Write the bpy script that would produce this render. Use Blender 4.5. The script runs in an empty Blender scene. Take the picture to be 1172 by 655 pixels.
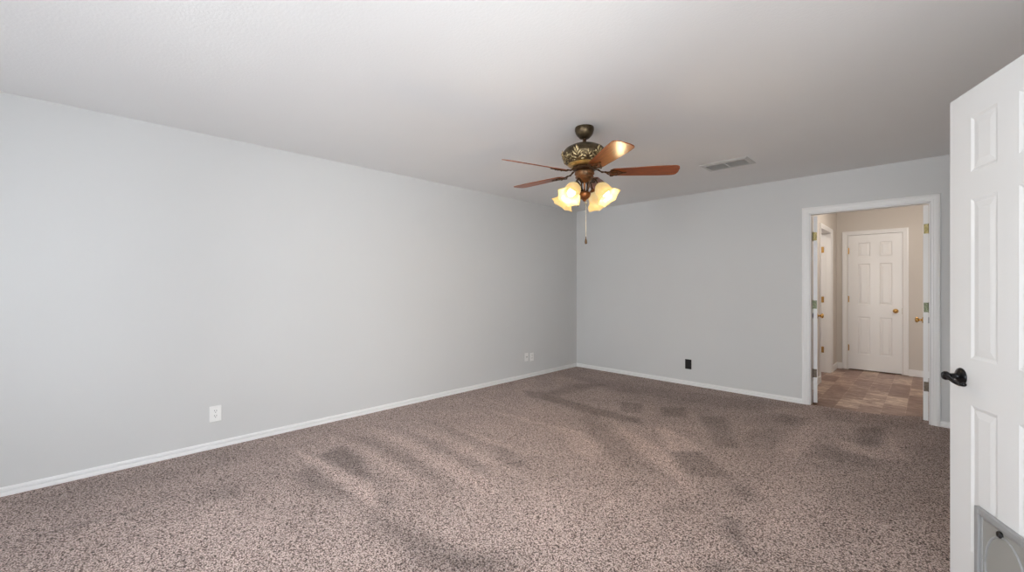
import bpy, bmesh, math, random
from math import sin, cos, pi, radians
from mathutils import Vector, Matrix

random.seed(7)
S = bpy.context.scene
COL = S.collection

# ------------------------------------------------------------------ camera
CAM = Vector((3.967, -5.409, 1.267))
FPX = 480.5
cd = bpy.data.cameras.new('camera')
cd.sensor_width = 36.0
cd.lens = FPX * 36.0 / 1172.0
cd.clip_start = 0.02
cam = bpy.data.objects.new('camera', cd)
cam.location = CAM
cam.rotation_euler = (pi / 2, 0, radians(45.0))
COL.objects.link(cam)
S.camera = cam

# ------------------------------------------------------------------ colour management
vs = S.view_settings
vs.view_transform = 'Standard'
try:
    vs.look = 'None'
except Exception:
    pass
vs.gamma = 1.0
vs.use_curve_mapping = False
vs.exposure = 0.19

# ------------------------------------------------------------------ sky outside the windows
W = bpy.data.worlds.new('sky')
S.world = W
W.use_nodes = True
bgn = W.node_tree.nodes['Background']
bgn.inputs[0].default_value = (0.86, 0.93, 1.0, 1)
bgn.inputs[1].default_value = 5.4

def area(name, loc, rot, sx, sy, power, col=(1, 1, 1), spread=180):
    l = bpy.data.lights.new(name, 'AREA')
    l.shape = 'RECTANGLE'
    l.size = sx; l.size_y = sy
    l.energy = power
    l.color = col
    l.spread = radians(spread)
    o = bpy.data.objects.new(name, l)
    o.location = loc; o.rotation_euler = rot
    COL.objects.link(o)
    return o

# area lamp added outside one guessed window in the wall behind the camera
WIN = [(0.45, 1.85), (2.35, 3.75)]      # x ranges of the guessed windows
WZ = (0.55, 2.10)
REAR = -7.40
for a, b in WIN[1:]:
    area('daylight_fill', ((a + b) / 2, REAR - 0.16, 1.325), (pi / 2 - radians(8), 0, radians(15)), 1.3, 1.5, 60, (0.955, 0.985, 1.0))
# guessed window beside the camera; its area lamp is added, aimed far left
RWIN = (-5.55, -4.05)
area('daylight_fill', (4.31 + 0.16, (RWIN[0] + RWIN[1]) / 2, 1.325), (pi / 2 - radians(8), 0, pi / 2 - radians(50)), 1.3, 1.5, 46, (0.955, 0.985, 1.0))
# hallway ceiling lamp
_l = bpy.data.lights.new('hallway_light', 'POINT'); _l.energy = 23; _l.color = (1.0, 0.90, 0.80); _l.shadow_soft_size = 0.12
_o = bpy.data.objects.new('hallway_light', _l); _o.location = (3.95, 1.25, 2.22); COL.objects.link(_o)

area('side_room_fill', (2.35, 1.3, 2.38), (0, 0, 0), 0.25, 0.25, 8, (1.0, 0.90, 0.80))  # added fill lamp, brightens the black gap at the side doorway

# ------------------------------------------------------------------ helpers
def box(bm, x0, x1, y0, y1, z0, z1, M=None):
    vs_ = [bm.verts.new(Vector((x, y, z)) if M is None else M @ Vector((x, y, z)))
           for z in (z0, z1) for y in (y0, y1) for x in (x0, x1)]
    for q in ((0, 2, 3, 1), (4, 5, 7, 6), (0, 1, 5, 4), (2, 6, 7, 3), (0, 4, 6, 2), (1, 3, 7, 5)):
        bm.faces.new([vs_[i] for i in q])

def lathe(bm, prof, seg=32, M=None, cap=True):
    """prof: list of (radius, z)"""
    rings = []
    for r, z in prof:
        ring = []
        for k in range(seg):
            a = 2 * pi * k / seg
            v = Vector((r * cos(a), r * sin(a), z))
            ring.append(bm.verts.new(v if M is None else M @ v))
        rings.append(ring)
    for i in range(len(rings) - 1):
        for k in range(seg):
            bm.faces.new((rings[i][k], rings[i][(k + 1) % seg], rings[i + 1][(k + 1) % seg], rings[i + 1][k]))
    if cap:
        if prof[0][0] > 1e-5: bm.faces.new(rings[0][::-1])
        if prof[-1][0] > 1e-5: bm.faces.new(rings[-1])

def tube(bm, pts, rad, seg=8, flat=1.0):
    pts = [Vector(p) for p in pts]
    n = len(pts)
    rr = rad if isinstance(rad, (list, tuple)) else [rad] * n
    rings = []
    up = Vector((0, 0, 1))
    for i in range(n):
        t = (pts[min(i + 1, n - 1)] - pts[max(i - 1, 0)]).normalized()
        a = t.cross(up)
        if a.length < 0.05: a = t.cross(Vector((1, 0, 0)))
        a.normalize()
        b = a.cross(t).normalized()
        rings.append([bm.verts.new(pts[i] + (a * cos(2 * pi * k / seg) + b * sin(2 * pi * k / seg) * flat) * rr[i]) for k in range(seg)])
    for i in range(n - 1):
        for k in range(seg):
            bm.faces.new((rings[i][k], rings[i][(k + 1) % seg], rings[i + 1][(k + 1) % seg], rings[i + 1][k]))
    bm.faces.new(rings[0][::-1]); bm.faces.new(rings[-1])

def spline(P, n=8):
    P = [Vector(p) for p in P]
    Q = [P[0] * 2 - P[1]] + P + [P[-1] * 2 - P[-2]]
    out = []
    for i in range(1, len(Q) - 2):
        for k in range(n):
            t = k / n
            a, b, c, d = Q[i - 1], Q[i], Q[i + 1], Q[i + 2]
            out.append(0.5 * ((2 * b) + (c - a) * t + (2 * a - 5 * b + 4 * c - d) * t * t + (3 * b - a - 3 * c + d) * t ** 3))
    out.append(P[-1])
    return out

def ellipsoid(bm, M, seg=10, rings=6):
    prof = [(sin(pi * i / rings), -cos(pi * i / rings)) for i in range(rings + 1)]
    prof = [(max(r, 1e-4), z) for r, z in prof]
    lathe(bm, prof, seg, M)

def link(name, bm, mat, parent=None, smooth=False, bevel=0.0, loc=None):
    bmesh.ops.recalc_face_normals(bm, faces=bm.faces)
    me = bpy.data.meshes.new(name)
    bm.to_mesh(me); bm.free()
    if smooth:
        for p in me.polygons: p.use_smooth = True
    me.materials.append(mat)
    o = bpy.data.objects.new(name, me)
    if loc is not None: o.location = loc
    COL.objects.link(o)
    if parent is not None: o.parent = parent
    if bevel:
        m = o.modifiers.new('bevel', 'BEVEL'); m.width = bevel; m.segments = 2; m.limit_method = 'ANGLE'; m.angle_limit = radians(40)
    if smooth:
        e = o.modifiers.new('split', 'EDGE_SPLIT'); e.split_angle = radians(42)
    return o

def empty(name, loc=(0, 0, 0), rz=0.0):
    o = bpy.data.objects.new(name, None)
    o.empty_display_size = 0.1
    o.location = loc; o.rotation_euler = (0, 0, rz)
    COL.objects.link(o)
    return o

def tag(o, label, cat=None, kind=None, group=None):
    o['label'] = label
    if cat: o['category'] = cat
    if kind: o['kind'] = kind
    if group: o['group'] = group
    return o

# ------------------------------------------------------------------ materials
def mat(name, col, rough=0.6, metal=0.0, spec=None):
    m = bpy.data.materials.new(name); m.use_nodes = True
    b = m.node_tree.nodes['Principled BSDF']
    b.inputs['Base Color'].default_value = (*col, 1)
    b.inputs['Roughness'].default_value = rough
    b.inputs['Metallic'].default_value = metal
    if spec is not None: b.inputs['Specular IOR Level'].default_value = spec
    return m

def nd(m, t): return m.node_tree.nodes.new(t)
def lk(m, a, b): m.node_tree.links.new(a, b)
def bsdf(m): return m.node_tree.nodes['Principled BSDF']

def noise(m, scale, detail=3, rough=0.5, coord='Object', mapping=None, distort=0.0):
    tc = nd(m, 'ShaderNodeTexCoord'); n = nd(m, 'ShaderNodeTexNoise')
    n.inputs['Scale'].default_value = scale; n.inputs['Detail'].default_value = detail
    n.inputs['Roughness'].default_value = rough; n.inputs['Distortion'].default_value = distort
    src = tc.outputs[coord]
    if mapping:
        mp = nd(m, 'ShaderNodeMapping'); mp.inputs['Scale'].default_value = mapping
        lk(m, src, mp.inputs[0]); src = mp.outputs[0]
    lk(m, src, n.inputs['Vector'])
    return n

def ramp(m, src, stops):
    r = nd(m, 'ShaderNodeValToRGB')
    el = r.color_ramp.elements
    while len(el) < len(stops): el.new(0.5)
    for e, (p, c) in zip(el, stops):
        e.position = p; e.color = (*c, 1)
    lk(m, src, r.inputs[0])
    return r

def bump(m, src, strength, dist):
    b = nd(m, 'ShaderNodeBump'); b.inputs['Strength'].default_value = strength; b.inputs['Distance'].default_value = dist
    lk(m, src, b.inputs['Height']); lk(m, b.outputs[0], bsdf(m).inputs['Normal'])
    return b

def paint(name, col, rough=0.75, bs=0.12, scale=140, var=0.03):
    m = mat(name, col, rough, spec=0.25)
    n = noise(m, scale, 3)
    bump(m, n.outputs['Fac'], bs, 0.003)
    n2 = noise(m, 1.1, 2)
    r = ramp(m, n2.outputs['Fac'], [(0.3, tuple(c * (1 - var) for c in col)), (0.7, tuple(min(1, c * (1 + var)) for c in col))])
    lk(m, r.outputs[0], bsdf(m).inputs['Base Color'])
    return m

M_WALL = paint('grey_wall_paint', (0.66, 0.665, 0.665), 0.6, 0.10, 120, 0.012)
M_CEIL = paint('ceiling_paint', (0.84, 0.84, 0.84), 0.85, 0.30, 75, 0.01)
M_HALL = paint('hallway_cream_paint', (0.66, 0.62, 0.575), 0.6, 0.08, 120, 0.012)
M_TRIM = mat('white_trim_paint', (0.86, 0.86, 0.86), 0.35)
M_DOOR = paint('white_door_paint', (0.71, 0.715, 0.72), 0.4, 0.05, 160, 0.008)
M_PLATE = mat('white_plastic', (0.90, 0.90, 0.89), 0.35)
M_SLOT = mat('outlet_slot', (0.05, 0.05, 0.05), 0.6)
M_BLACKP = mat('black_plastic', (0.008, 0.008, 0.009), 0.4)
M_BLACKM = mat('black_metal', (0.010, 0.010, 0.012), 0.22, 0.6)
M_VENT = mat('vent_white_metal', (0.62, 0.62, 0.61), 0.5)
M_DUCT = mat('unlit_dark', (0.07, 0.07, 0.068), 0.8)
M_PETFRAME = mat('pet_door_grey_plastic', (0.30, 0.305, 0.31), 0.4)
M_PETFLAP = mat('pet_door_flap', (0.30, 0.30, 0.285), 0.22)

def metal_mottled(name, c1, c2, rough=0.35, scale=60, metal=0.9):
    m = mat(name, c1, rough, metal)
    n = noise(m, scale, 4)
    r = ramp(m, n.outputs['Fac'], [(0.35, c1), (0.65, c2)])
    lk(m, r.outputs[0], bsdf(m).inputs['Base Color'])
    bump(m, n.outputs['Fac'], 0.15, 0.002)
    return m
M_BRASS = metal_mottled('polished_brass', (0.62, 0.36, 0.10), (0.80, 0.52, 0.20), 0.25)
M_OLDBRASS = metal_mottled('tarnished_brass', (0.18, 0.15, 0.06), (0.42, 0.34, 0.16), 0.45, 90, 0.8)
M_GREENBRASS = metal_mottled('greenish_tarnished_brass', (0.10, 0.12, 0.07), (0.34, 0.36, 0.24), 0.5, 110, 0.7)
M_DULLHINGE = metal_mottled('dull_brown_nickel', (0.14, 0.11, 0.085), (0.24, 0.195, 0.155), 0.5, 60, 0.6)
M_BRONZE = metal_mottled('antique_bronze', (0.060, 0.042, 0.024), (0.14, 0.105, 0.06), 0.38, 25, 0.85)
M_BRONZE2 = metal_mottled('dark_bronze', (0.05, 0.026, 0.013), (0.11, 0.06, 0.03), 0.35, 25, 0.8)
M_GILT = metal_mottled('antique_gilt', (0.16, 0.11, 0.05), (0.62, 0.50, 0.28), 0.4, 90, 0.8)
M_GOLDBAND = metal_mottled('gold_band', (0.50, 0.33, 0.10), (0.72, 0.50, 0.20), 0.3, 30, 0.85)
M_COPPER = metal_mottled('copper_bronze', (0.20, 0.075, 0.03), (0.42, 0.18, 0.07), 0.35, 40, 0.8)
M_BELL = metal_mottled('bronze_copper_reflection', (0.09, 0.06, 0.035), (0.28, 0.12, 0.045), 0.35, 18, 0.8)  # copper tone puts the warm reflection on the bell into its colour
M_CHAIN = metal_mottled('chain_brass', (0.5, 0.42, 0.28), (0.7, 0.6, 0.42), 0.35, 60, 0.8)

# walnut fan blades
M_BLADE = mat('walnut_blade', (0.2, 0.07, 0.02), 0.32)
_n = noise(M_BLADE, 9, 5, 0.6, 'Object', (1.0, 14.0, 14.0), 0.6)
_r = ramp(M_BLADE, _n.outputs['Fac'], [(0.30, (0.12, 0.026, 0.004)), (0.55, (0.27, 0.062, 0.008)), (0.75, (0.38, 0.095, 0.013))])
lk(M_BLADE, _r.outputs[0], bsdf(M_BLADE).inputs['Base Color'])
bsdf(M_BLADE).inputs['Coat Weight'].default_value = 0.1
bsdf(M_BLADE).inputs['Coat Roughness'].default_value = 0.2

# frosted amber glass of the lamp shades, lit from inside
def shade_material():
    m = bpy.data.materials.new('frosted_cream_glass'); m.use_nodes = True
    nt = m.node_tree
    for n in list(nt.nodes): nt.nodes.remove(n)
    out = nd(m, 'ShaderNodeOutputMaterial')
    dif = nd(m, 'ShaderNodeBsdfDiffuse'); dif.inputs[0].default_value = (0.26, 0.21, 0.11, 1)
    tr = nd(m, 'ShaderNodeBsdfTranslucent'); tr.inputs[0].default_value = (0.34, 0.25, 0.11, 1)
    gl = nd(m, 'ShaderNodeBsdfGlossy'); gl.inputs['Roughness'].default_value = 0.25
    em = nd(m, 'ShaderNodeEmission')
    n = noise(m, 22, 3)
    r = ramp(m, n.outputs['Fac'], [(0.3, (1.0, 0.76, 0.34)), (0.7, (1.0, 0.90, 0.58))])
    lk(m, r.outputs[0], em.inputs[0]); em.inputs[1].default_value = 0.40
    m1 = nd(m, 'ShaderNodeMixShader'); m1.inputs[0].default_value = 0.55
    lk(m, dif.outputs[0], m1.inputs[1]); lk(m, tr.outputs[0], m1.inputs[2])
    m2 = nd(m, 'ShaderNodeMixShader'); m2.inputs[0].default_value = 0.04
    lk(m, m1.outputs[0], m2.inputs[1]); lk(m, gl.outputs[0], m2.inputs[2])
    ad = nd(m, 'ShaderNodeAddShader')
    lk(m, m2.outputs[0], ad.inputs[0]); lk(m, em.outputs[0], ad.inputs[1])
    lk(m, ad.outputs[0], out.inputs[0])
    return m
M_SHADE = shade_material()
M_BULB = bpy.data.materials.new('lit_bulb'); M_BULB.use_nodes = True
bsdf(M_BULB).inputs['Base Color'].default_value = (1, 0.95, 0.85, 1)
bsdf(M_BULB).inputs['Emission Color'].default_value = (1.0, 0.84, 0.58, 1)
bsdf(M_BULB).inputs['Emission Strength'].default_value = 1.6

# window glass
M_GLASS = bpy.data.materials.new('window_glass'); M_GLASS.use_nodes = True
for n in list(M_GLASS.node_tree.nodes): M_GLASS.node_tree.nodes.remove(n)
_o = nd(M_GLASS, 'ShaderNodeOutputMaterial'); _t = nd(M_GLASS, 'ShaderNodeBsdfTransparent'); _g = nd(M_GLASS, 'ShaderNodeBsdfGlossy')
_g.inputs['Roughness'].default_value = 0.02
_f = nd(M_GLASS, 'ShaderNodeFresnel'); _f.inputs[0].default_value = 1.45
_m = nd(M_GLASS, 'ShaderNodeMixShader')
lk(M_GLASS, _f.outputs[0], _m.inputs[0]); lk(M_GLASS, _t.outputs[0], _m.inputs[1]); lk(M_GLASS, _g.outputs[0], _m.inputs[2]); lk(M_GLASS, _m.outputs[0], _o.inputs[0])

# carpet: cut pile, nap direction (vacuum tracks) held in a mesh attribute
M_CARPET = mat('brown_carpet', (0.2, 0.15, 0.13), 0.95, spec=0.05)
def carpet_nodes():
    m = M_CARPET
    n1 = noise(m, 210, 2, 0.6)          # yarn ends
    n2 = noise(m, 60, 3, 0.6)           # clumps
    n3 = noise(m, 3.0, 5, 0.6)          # broad wear
    tc = nd(m, 'ShaderNodeTexCoord'); vo = nd(m, 'ShaderNodeTexVoronoi'); vo.inputs['Scale'].default_value = 150
    lk(m, tc.outputs['Object'], vo.inputs['Vector'])
    inv = nd(m, 'ShaderNodeMath'); inv.operation = 'MULTIPLY_ADD'; inv.inputs[1].default_value = -0.55; inv.inputs[2].default_value = 0.52  # tuft edges darker: shade of the crevices put into the colour
    lk(m, vo.outputs['Distance'], inv.inputs[0])
    mix0 = nd(m, 'ShaderNodeMath'); mix0.operation = 'MULTIPLY_ADD'; mix0.inputs[1].default_value = 0.38
    lk(m, n1.outputs['Fac'], mix0.inputs[0]); lk(m, inv.outputs[0], mix0.inputs[2])
    mix = nd(m, 'ShaderNodeMath'); mix.operation = 'MULTIPLY_ADD'; mix.inputs[1].default_value = 0.36
    lk(m, n2.outputs['Fac'], mix.inputs[0]); lk(m, mix0.outputs[0], mix.inputs[2])
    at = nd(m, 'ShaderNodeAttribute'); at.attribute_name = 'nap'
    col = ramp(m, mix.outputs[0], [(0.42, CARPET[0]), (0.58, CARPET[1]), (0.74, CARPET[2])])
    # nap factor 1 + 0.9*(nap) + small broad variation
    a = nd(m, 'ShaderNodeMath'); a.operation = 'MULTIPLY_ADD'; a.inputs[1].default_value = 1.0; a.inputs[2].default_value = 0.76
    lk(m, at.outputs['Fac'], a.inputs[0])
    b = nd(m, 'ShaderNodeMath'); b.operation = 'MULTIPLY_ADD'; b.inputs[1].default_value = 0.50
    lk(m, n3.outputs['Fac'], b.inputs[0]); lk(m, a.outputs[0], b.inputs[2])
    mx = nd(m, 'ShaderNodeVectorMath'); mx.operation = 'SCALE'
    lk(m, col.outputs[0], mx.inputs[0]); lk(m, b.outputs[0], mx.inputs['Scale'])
    lk(m, mx.outputs[0], bsdf(m).inputs['Base Color'])
    bump(m, mix.outputs[0], 0.9, 0.012)
    bsdf(m).inputs['Sheen Weight'].default_value = 0.15
CARPET = [(0.060, 0.040, 0.033), (0.305, 0.218, 0.192), (0.72, 0.585, 0.54)]
carpet_nodes()

# hallway floor: brown stone-look plank tiles, laid in running bond
M_TILE = mat('brown_plank_tile', (0.3, 0.18, 0.12), 0.38)
def tile_nodes():
    m = M_TILE
    tc = nd(m, 'ShaderNodeTexCoord')
    mp = nd(m, 'ShaderNodeMapping'); mp.inputs['Rotation'].default_value = (0, 0, radians(90))
    lk(m, tc.outputs['Object'], mp.inputs[0])
    br = nd(m, 'ShaderNodeTexBrick')
    br.inputs['Scale'].default_value = 1.0
    br.inputs['Brick Width'].default_value = 0.45; br.inputs['Row Height'].default_value = 0.18
    br.inputs['Mortar Size'].default_value = 0.003; br.inputs['Mortar Smooth'].default_value = 0.3
    br.offset = 0.5
    br.inputs['Color1'].default_value = (0, 0, 0, 1); br.inputs['Color2'].default_value = (1, 1, 1, 1)
    br.inputs['Mortar'].default_value = (0.75, 0.75, 0.75, 1)
    lk(m, mp.outputs[0], br.inputs['Vector'])
    n = noise(m, 7, 7, 0.72, 'Object', (1.0, 2.4, 1), 1.2)
    a = nd(m, 'ShaderNodeMath'); a.operation = 'MULTIPLY_ADD'; a.inputs[1].default_value = 0.24
    lk(m, br.outputs['Color'], a.inputs[0])
    s = nd(m, 'ShaderNodeMath'); s.operation = 'MULTIPLY'; s.inputs[1].default_value = 0.86
    lk(m, n.outputs['Fac'], s.inputs[0]); lk(m, s.outputs[0], a.inputs[2])
    r = ramp(m, a.outputs[0], [(0.25, (0.090, 0.042, 0.030)), (0.45, (0.20, 0.112, 0.084)), (0.60, (0.35, 0.23, 0.18)), (0.76, (0.72, 0.58, 0.47))])
    lk(m, r.outputs[0], bsdf(m).inputs['Base Color'])
    bump(m, a.outputs[0], 0.2, 0.002)
tile_nodes()

# ------------------------------------------------------------------ room shell
H = 2.44
XR = 4.31
OX0, OX1, OZ = 3.047, 3.955, 2.035        # double-door opening in the back wall

# carpet floor with nap attribute ------------------------------------------------
def floor_pt(px, py):
    d = FPX * CAM.z / (py - 327.5); l = (px - 586) / FPX * d
    c = 0.70710678
    return Vector((CAM.x + c * (l - d), CAM.y + c * (l + d)))
# vacuum tracks: (x0,y0 -> x1,y1 on the floor as seen in the photograph), half width in metres at both ends, value
# each patch: corners as picked off the photograph and laid on the floor, nap value, feather width (m)
NP = []
def patch(v, f, *c): NP.append(([floor_pt(*p) for p in c], v, f))
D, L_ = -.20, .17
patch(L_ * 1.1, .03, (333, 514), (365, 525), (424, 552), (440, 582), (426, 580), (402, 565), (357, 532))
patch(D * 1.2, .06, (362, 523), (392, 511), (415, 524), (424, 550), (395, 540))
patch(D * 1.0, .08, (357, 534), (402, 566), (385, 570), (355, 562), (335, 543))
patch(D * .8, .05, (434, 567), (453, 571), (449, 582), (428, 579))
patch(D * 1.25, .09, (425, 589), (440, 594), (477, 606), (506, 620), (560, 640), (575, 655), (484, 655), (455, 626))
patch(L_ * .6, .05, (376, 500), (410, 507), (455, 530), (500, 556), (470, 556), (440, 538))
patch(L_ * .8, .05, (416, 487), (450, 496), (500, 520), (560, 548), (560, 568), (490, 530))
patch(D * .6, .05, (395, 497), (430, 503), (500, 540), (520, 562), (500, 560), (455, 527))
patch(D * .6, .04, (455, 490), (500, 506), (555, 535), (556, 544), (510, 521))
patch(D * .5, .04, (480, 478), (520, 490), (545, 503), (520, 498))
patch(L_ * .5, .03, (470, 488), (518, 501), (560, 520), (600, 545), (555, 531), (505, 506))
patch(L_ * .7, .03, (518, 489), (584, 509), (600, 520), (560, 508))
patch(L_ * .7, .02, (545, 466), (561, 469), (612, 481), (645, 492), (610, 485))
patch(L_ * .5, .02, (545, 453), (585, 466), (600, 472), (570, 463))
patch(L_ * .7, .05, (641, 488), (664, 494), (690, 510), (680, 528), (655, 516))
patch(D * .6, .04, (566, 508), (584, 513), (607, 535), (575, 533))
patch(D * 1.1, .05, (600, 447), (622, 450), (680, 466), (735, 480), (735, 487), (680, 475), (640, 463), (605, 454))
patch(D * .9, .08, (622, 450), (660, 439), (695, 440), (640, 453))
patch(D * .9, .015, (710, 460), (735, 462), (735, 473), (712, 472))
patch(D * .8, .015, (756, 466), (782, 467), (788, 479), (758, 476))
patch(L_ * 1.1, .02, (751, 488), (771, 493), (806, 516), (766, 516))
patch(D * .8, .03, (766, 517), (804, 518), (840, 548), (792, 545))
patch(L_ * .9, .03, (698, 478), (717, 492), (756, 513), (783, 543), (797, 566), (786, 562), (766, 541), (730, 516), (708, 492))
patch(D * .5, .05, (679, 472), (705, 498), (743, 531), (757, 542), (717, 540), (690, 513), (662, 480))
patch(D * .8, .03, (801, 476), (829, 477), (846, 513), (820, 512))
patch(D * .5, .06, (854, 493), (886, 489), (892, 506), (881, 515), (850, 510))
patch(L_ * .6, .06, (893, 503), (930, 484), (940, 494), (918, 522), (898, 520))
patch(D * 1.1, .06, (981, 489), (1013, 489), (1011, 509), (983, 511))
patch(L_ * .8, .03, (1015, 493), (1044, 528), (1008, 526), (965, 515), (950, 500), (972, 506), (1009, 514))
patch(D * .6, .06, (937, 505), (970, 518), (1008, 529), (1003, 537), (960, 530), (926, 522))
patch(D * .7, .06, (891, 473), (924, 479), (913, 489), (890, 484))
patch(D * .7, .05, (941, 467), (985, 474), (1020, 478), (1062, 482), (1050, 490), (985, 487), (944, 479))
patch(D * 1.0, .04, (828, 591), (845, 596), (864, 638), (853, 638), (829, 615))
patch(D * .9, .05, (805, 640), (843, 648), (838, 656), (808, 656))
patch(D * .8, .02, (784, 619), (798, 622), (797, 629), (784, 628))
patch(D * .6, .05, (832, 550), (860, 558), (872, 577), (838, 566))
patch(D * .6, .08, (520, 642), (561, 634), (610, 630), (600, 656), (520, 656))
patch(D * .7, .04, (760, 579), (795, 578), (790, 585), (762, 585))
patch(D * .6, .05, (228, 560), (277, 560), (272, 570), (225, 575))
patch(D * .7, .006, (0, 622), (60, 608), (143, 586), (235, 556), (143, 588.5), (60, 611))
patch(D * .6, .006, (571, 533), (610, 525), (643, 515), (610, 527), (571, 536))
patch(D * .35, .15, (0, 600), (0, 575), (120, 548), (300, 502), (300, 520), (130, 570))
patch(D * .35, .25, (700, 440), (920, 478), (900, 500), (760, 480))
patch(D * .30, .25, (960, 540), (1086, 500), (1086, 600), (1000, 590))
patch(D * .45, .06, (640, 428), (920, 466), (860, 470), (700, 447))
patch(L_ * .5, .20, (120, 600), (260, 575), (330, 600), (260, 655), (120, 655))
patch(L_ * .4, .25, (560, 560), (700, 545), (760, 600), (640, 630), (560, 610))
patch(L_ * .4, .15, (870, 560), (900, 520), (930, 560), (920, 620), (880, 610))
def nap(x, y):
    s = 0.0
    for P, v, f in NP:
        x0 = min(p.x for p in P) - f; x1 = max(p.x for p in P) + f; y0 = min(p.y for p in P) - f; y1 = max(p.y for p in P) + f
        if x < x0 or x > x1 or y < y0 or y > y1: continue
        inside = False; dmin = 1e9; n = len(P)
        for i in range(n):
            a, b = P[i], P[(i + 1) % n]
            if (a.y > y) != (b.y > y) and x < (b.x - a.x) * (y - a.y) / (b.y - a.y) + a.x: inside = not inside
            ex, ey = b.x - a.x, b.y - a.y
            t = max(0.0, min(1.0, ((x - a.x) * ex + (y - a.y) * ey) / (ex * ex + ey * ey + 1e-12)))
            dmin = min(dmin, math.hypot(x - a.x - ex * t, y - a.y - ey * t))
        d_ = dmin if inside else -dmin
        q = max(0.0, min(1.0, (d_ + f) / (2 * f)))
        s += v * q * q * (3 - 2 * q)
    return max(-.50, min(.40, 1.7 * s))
bm = bmesh.new()
step = 0.025
nx = int(round((XR + 0.10) / step)); y0f, y1f = REAR - 0.02, 0.0
ny = int(round((y1f - y0f) / step))
gv = [[bm.verts.new((-0.02 + (XR + 0.03) * i / nx, y0f + (y1f - y0f) * j / ny, 0)) for i in range(nx + 1)] for j in range(ny + 1)]
for j in range(ny):
    for i in range(nx):
        bm.faces.new((gv[j][i], gv[j][i + 1], gv[j + 1][i + 1], gv[j + 1][i]))
# carpet running on through the double doorway, its edge cut at a slant
edge = [(OX0, 0.02), (3.25, 0.035), (3.56, 0.07), (3.75, 0.17), (3.88, 0.27), (OX1, 0.30)]
bot = [bm.verts.new((x, 0.0, 0)) for x, _ in edge]; top = [bm.verts.new((x, y, 0)) for x, y in edge]
for i in range(len(edge) - 1): bm.faces.new((bot[i], bot[i + 1], top[i + 1], top[i]))
b2 = [bm.verts.new((v.co.x, v.co.y, -0.012)) for v in top]
for i in range(len(edge) - 1): bm.faces.new((top[i], top[i + 1], b2[i + 1], b2[i]))
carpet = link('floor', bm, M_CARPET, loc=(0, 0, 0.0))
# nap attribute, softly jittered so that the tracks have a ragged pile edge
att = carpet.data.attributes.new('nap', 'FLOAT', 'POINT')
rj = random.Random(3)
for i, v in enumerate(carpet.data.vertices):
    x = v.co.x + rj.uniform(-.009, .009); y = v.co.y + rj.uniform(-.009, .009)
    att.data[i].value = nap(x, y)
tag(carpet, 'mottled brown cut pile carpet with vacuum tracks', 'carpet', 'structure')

bm = bmesh.new(); box(bm, 1.70, 5.1, 0.0, 2.90, -0.10, -0.010)
tag(link('floor_hallway', bm, M_TILE), 'brown stone look plank tiles on the hallway floor', 'tile floor', 'structure')
bm = bmesh.new(); box(bm, -0.12, 5.6, REAR - 0.12, -0.0, -0.10, -0.012)
tag(link('floor_slab', bm, M_DUCT), 'concrete slab under the carpet', 'floor slab', 'structure')

bm = bmesh.new(); box(bm, -0.12, 5.6, REAR - 0.12, 0.12, H, H + 0.1)
tag(link('ceiling', bm, M_CEIL), 'pale grey textured flat ceiling of the carpeted room', 'ceiling', 'structure')
bm = bmesh.new(); box(bm, 1.60, 5.2, 0.12, 3.0, H, H + 0.1)
tag(link('ceiling_hallway', bm, M_HALL), 'cream ceiling over the tiled hallway', 'ceiling', 'structure')

def wall(name, label, rects, fixed, axis, m):
    """rects: list of (a0,a1,z0,z1); fixed: (lo,hi) of the other axis"""
    bm = bmesh.new()
    for a0, a1, z0, z1 in rects:
        if z0 == 0: z0 = -.05
        if axis == 'x': box(bm, a0, a1, fixed[0], fixed[1], z0, z1)
        else: box(bm, fixed[0], fixed[1], a0, a1, z0, z1)
    o = link(name, bm, m)
    return tag(o, label, 'wall', 'structure')

wall('wall_left', 'long light grey wall with two outlet spots and white baseboard', [(REAR - .12, 0, 0, H)], (-.12, 0), 'y', M_WALL)
wall('wall_back', 'grey end wall around the cased double doorway', [(-.12, OX0, 0, H), (OX1, 5.1, 0, H), (OX0, OX1, OZ, H)], (0, .10), 'x', M_WALL)
RD0, RD1 = -3.505, -2.83
wall('wall_right', 'grey wall behind the open white panel door',
     [(REAR - .12, RWIN[0], 0, H), (RWIN[0], RWIN[1], 0, WZ[0]), (RWIN[0], RWIN[1], WZ[1], H), (RWIN[1], RD0, 0, H), (RD1, 0, 0, H), (RD0, RD1, 2.045, H)], (XR, XR + .12), 'y', M_WALL)
r = [(0, WIN[0][0], 0, H), (WIN[0][1], WIN[1][0], 0, H), (WIN[1][1], XR, 0, H)]
for a, b in WIN: r += [(a, b, 0, WZ[0]), (a, b, WZ[1], H)]
wall('wall_rear', 'grey wall with two added windows behind the viewer', r, (REAR - .12, REAR), 'x', M_WALL)
# guessed closet behind the near door, unseen, closed against outside light
bm = bmesh.new()
box(bm, 5.4, 5.5, -4.3, -2.2, 0, H); box(bm, XR + .12, 5.4, -4.3, -4.2, 0, H); box(bm, XR + .12, 5.4, -2.3, -2.2, 0, H); box(bm, XR, 5.4, -4.2, -2.3, -.02, 0.0)
tag(link('wall_closet', bm, M_WALL), 'plain unseen closet walls added behind the near door', 'wall', 'structure')

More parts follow.
